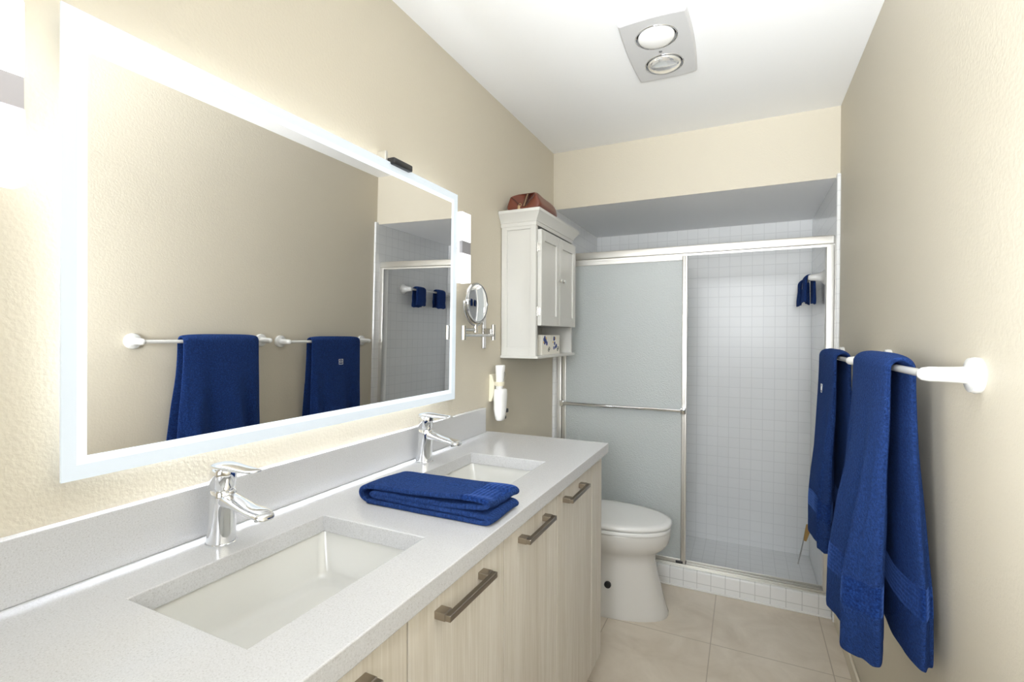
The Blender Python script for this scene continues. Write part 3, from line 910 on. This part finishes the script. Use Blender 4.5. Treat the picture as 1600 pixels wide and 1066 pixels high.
towel_bar(1.200, 1.820, 1.270, 'white ceramic towel bar on the right wall, the one nearer the camera')
towel_bar(1.945, 2.595, 1.262, 'white ceramic towel bar on the right wall, the one nearer the shower')
towel_bar(3.030, 3.575, 1.655, 'white ceramic bar inside the shower holding washcloths', 1.352, W - .016, 'white ceramic towel bars', True)

# ------------------------------------------------------------------ hanging towels
def hung_towel(name, label, y0, y1, xb, zb, hf, hb, t0, tf, tb, ripple, seed, group=None, band=True, N=72, flare=.03):
    """a thick folded towel over a bar: a soft flattened tube swept from the wall-side hem over the bar to the room-side hem;
    t0 is its thickness at the bar, tf and tb at the room-side and wall-side hems"""
    bm = B(); uv = bm.loops.layers.uv.new('UVMap'); S = {}; rings = []
    r_in = .0105
    Lb, Lf, La = zb - hb, zb - hf, PI * (r_in + t0 / 2)
    tot = Lb + Lf + La; n = int(tot / .012)
    hw = (y1 - y0) / 2; yc = (y0 + y1) / 2

    def section(d, sd, a, inset=0.0, dz=0.0):
        L = Lf if sd < 0 else Lb
        g = 0 if sd == 0 else max(0., min(1., d / L))
        th = t0 + ((tf if sd < 0 else tb) - t0) * sm(0, .9, g) if sd else t0
        out = []
        for i in range(N):
            t = 2 * PI * i / N; c, s_ = math.cos(t), math.sin(t)
            Y = math.copysign(abs(c) ** .62, c); O = math.copysign(abs(s_) ** .75, s_)      # O: +1 outer face, -1 face towards the bar
            f = Y * .5 + .5
            e = sm(.05, .8, g)
            off = (O + 1) / 2 * th                                          # distance from the inner face
            rip = ripple(f, g, sd) * e
            if sd < 0: off *= 1 - .38 * sm(.55, 1, f) * e
            off += rip * (O * .5 + .5) if O > -.2 else rip * .15
            mid = (th + rip) / 2
            off = mid + (off - mid) * (1 - inset)
            fl_ = flare * (1.0 if Y < 0 else .15) * e
            y = yc + Y * hw * (1 - .10 * inset) * (1 + fl_) - .016 * e * max(0., -Y) * math.cos(O * 5.2 + 1.1) * (1 if th > .03 else .2) + .006 * e * noise.noise(Vector((seed, g * 4, sd + Y)))
            if sd == 0:
                rr = r_in + off
                q = Vector((xb + rr * math.cos(a), y, zb + rr * math.sin(a)))
            else:
                q = Vector((xb + sd * (r_in + off), y, zb - d + dz))
                q.z += .010 * g * noise.noise(Vector((Y * 1.5, O * .8, seed))) - .006 * g * (O > 0)
            q += Vector((1, .3, .3)) * (.0035 * (.3 + g)) * noise.noise(Vector((q.x * 12 + seed, q.y * 15, q.z * 7)))
            vtx = bm.verts.new(q); out.append(vtx); S[vtx] = (f, (L - d) if (sd and band) else .5)
        return out

    def add(*a): rings.append(section(*a))
    add(Lb, 1, 0, .75, .020); add(Lb, 1, 0, .35, .004); add(Lb, 1, 0, .10, .000)
    k = max(6, int(Lb / .012))
    for i in range(k): add(Lb * (1 - (i + .35) / k), 1, 0)
    for i in range(13): add(0, 0, PI * i / 12)
    k = max(6, int(Lf / .012))
    for i in range(k): add(Lf * (i + .65) / k, -1, 0)
    add(Lf, -1, 0, .10, .000); add(Lf, -1, 0, .35, .004); add(Lf, -1, 0, .75, .020)
    for a, b in zip(rings, rings[1:]):
        # the two legs list their points with opposite handedness about the bar, but share the same (Y, O) order
        for i in range(N):
            fc = bm.faces.new((a[i], a[(i + 1) % N], b[(i + 1) % N], b[i]))
            for l in fc.loops: l[uv].uv = S[l.vert]
    bm.faces.new(rings[0]); bm.faces.new(rings[-1])
    o = obj(name, bm, MTOWEL, None, smooth=True, angle=180)
    md = o.modifiers.new('sub', 'SUBSURF'); md.levels = 1; md.render_levels = 1
    tag(o, label, 'towel', group)
    return o


def rip1(f, g, sd):
    if sd < 0: return .018 * math.sin(f * 13 + .4) + .014 * math.sin(f * 27 + 2 + g) - .006
    return .006 * math.sin(f * 12 + 1)


def rip2(f, g, sd):
    if sd < 0: return .012 * math.sin(f * 12 + 1.8) + .007 * math.sin(f * 23 + g)
    return .005 * math.sin(f * 11 + 2)


def ripw(f, g, sd): return .003 * math.sin(f * 10 + 3 * sd)


hung_towel('bath_towel', 'large navy bath towel over the towel bar nearer the camera', 1.355, 1.735, 1.353, 1.270, .605, .620, .024, .086, .056, rip1, 2, 'navy towels on the right wall', flare=.13)
t2 = hung_towel('bath_towel', 'navy bath towel over the towel bar nearer the shower', 2.085, 2.48, 1.353, 1.262, .560, .575, .022, .062, .046, rip2, 7, 'navy towels on the right wall')
# woven emblem on the face of the far towel (seen in the mirror)
bpy.context.view_layer.update()
hit = t2.evaluated_get(bpy.context.evaluated_depsgraph_get()).ray_cast(Vector((.9, 2.30, 1.135)), Vector((1, 0, 0)))
bm = B()
ex, ey, ez, es = hit[1].x - .0005, 2.30, 1.135, .017
for a, b, c, d in ((ey - es, ey + es, ez - es, ez - es + .003), (ey - es, ey + es, ez + es - .003, ez + es), (ey - es, ey - es + .003, ez - es, ez + es), (ey + es - .003, ey + es, ez - es, ez + es)):
    box(bm, ex - .001, ex + .003, a, b, c, d)
torus(bm, (ex + .0005, ey, ez), (1, 0, 0), .007, .0016, 20, 6)
em = obj('emblem', bm, MEMB, t2); em['label'] = 'small white square woven emblem'


hung_towel('washcloth', 'navy washcloth on the shower bar, the one nearer the bathroom', 3.085, 3.205, 1.352, 1.655, 1.535, 1.525, .018, .026, .022, ripw, 11, 'navy washcloths in the shower', False, 40, .06)
hung_towel('washcloth', 'navy washcloth on the shower bar, the one nearer the tiled back wall', 3.36, 3.485, 1.352, 1.655, 1.53, 1.54, .018, .026, .022, ripw, 15, 'navy washcloths in the shower', False, 40, .06)

# ------------------------------------------------------------------ squeegee in the shower
sq = thing('squeegee', 'wooden handled squeegee leaning on the right shower wall near the floor', 'squeegee', (1.36, 3.3, .12))
bm = B(); tube(bm, [(1.327, 3.30, .005), (1.345, 3.30, .10), (1.366, 3.30, .225)], .0035, n=10)
obj('blade', bm, MNICKEL, sq, smooth=True)
bm = B(); rings = []
for p, rx, ry in (((1.361, 3.298, .150), .007, .008), ((1.365, 3.298, .17), .010, .010), ((1.373, 3.298, .21), .0135, .012), ((1.380, 3.298, .240), .0150, .0125), ((1.381, 3.298, .244), .013, .010)):
    rings.append(ring(bm, Vector(p), Vector((1, 0, -.25)).normalized(), Vector((0, 1, 0)), rx, ry, 18, 2.6))
loft(bm, rings)
obj('handle', bm, MHANDLE, sq, smooth=True, angle=60)

# ------------------------------------------------------------------ heat lamp on the ceiling
hl = thing('heat_lamp', 'silver grey ceiling heat lamp with two round bulbs', 'ceiling lamp', (.744, 1.886, H))
hx, hy, hw_, hl_ = .744, 1.886, .112, .204


def frame_outline(bm, e, z, n=12):
    out = []
    for (ax0, ay0), (ax1, ay1) in (((-1, -1), (1, -1)), ((1, -1), (1, 1)), ((1, 1), (-1, 1)), ((-1, 1), (-1, -1))):
        for i in range(n):
            f = i / n; bow = .008 * (1 - (2 * f - 1) ** 2)
            x = (ax0 + (ax1 - ax0) * f) * (hw_ - e); y = (ay0 + (ay1 - ay0) * f) * (hl_ - e)
            if ax0 == ax1: x += ax0 * bow
            else: y += ay0 * bow
            out.append(bm.verts.new((hx + x, hy + y, z)))
    return out


bm = B()
loft(bm, [frame_outline(bm, 0, H), frame_outline(bm, 0, H - .014), frame_outline(bm, .003, H - .019), frame_outline(bm, .006, H - .021)])
plate = obj('frame', bm, MLAMPF, hl)
cut = B()
for yy in (1.795, 1.985): cyl(cut, (hx, yy, H - .002), (hx, yy, H - .06), .071, n=48)
cutter = obj('cutter', cut, MLAMPF, hl)
md = plate.modifiers.new('holes', 'BOOLEAN'); md.object = cutter; md.operation = 'DIFFERENCE'; md.solver = 'EXACT'
bpy.context.view_layer.update()
dg = bpy.context.evaluated_depsgraph_get()
me = bpy.data.meshes.new_from_object(plate.evaluated_get(dg))
plate.modifiers.clear(); plate.data = me
bpy.data.objects.remove(cutter)
for yy, mb, lab in ((1.795, MOPALB, 'opal white bulb'), (1.985, MCLEARB, 'clear silvered bulb')):
    bm = B(); lathe(bm, (hx, yy, H - .0025), (0, 0, -1), [(0, .0705), (.0005, .0705)], 40)  # near-black disc paints the shade at the back of the bulb recess
    obj('well_shade', bm, MDARK, hl)
    bm = B(); torus(bm, (hx, yy, H - .0205), (0, 0, 1), .0715, .0025, 44, 8)
    obj('trim_ring', bm, MCHROME, hl, smooth=True)
    bm = B(); lathe(bm, (hx, yy, H - .004), (0, 0, -1), [(0, .048), (.008, .060), (.015, .0635), (.020, .0625), (.026, .056), (.031, .043), (.034, .025), (.035, .006)], 40)
    b = obj('bulb', bm, mb, hl, smooth=True, angle=180); b['label'] = lab
bm = B(); lathe(bm, (hx, 1.890, H - .0205), (0, 0, -1), [(0, .006), (.003, .0055), (.004, .002)], 14)
obj('screw', bm, MSCREW, hl, smooth=True)
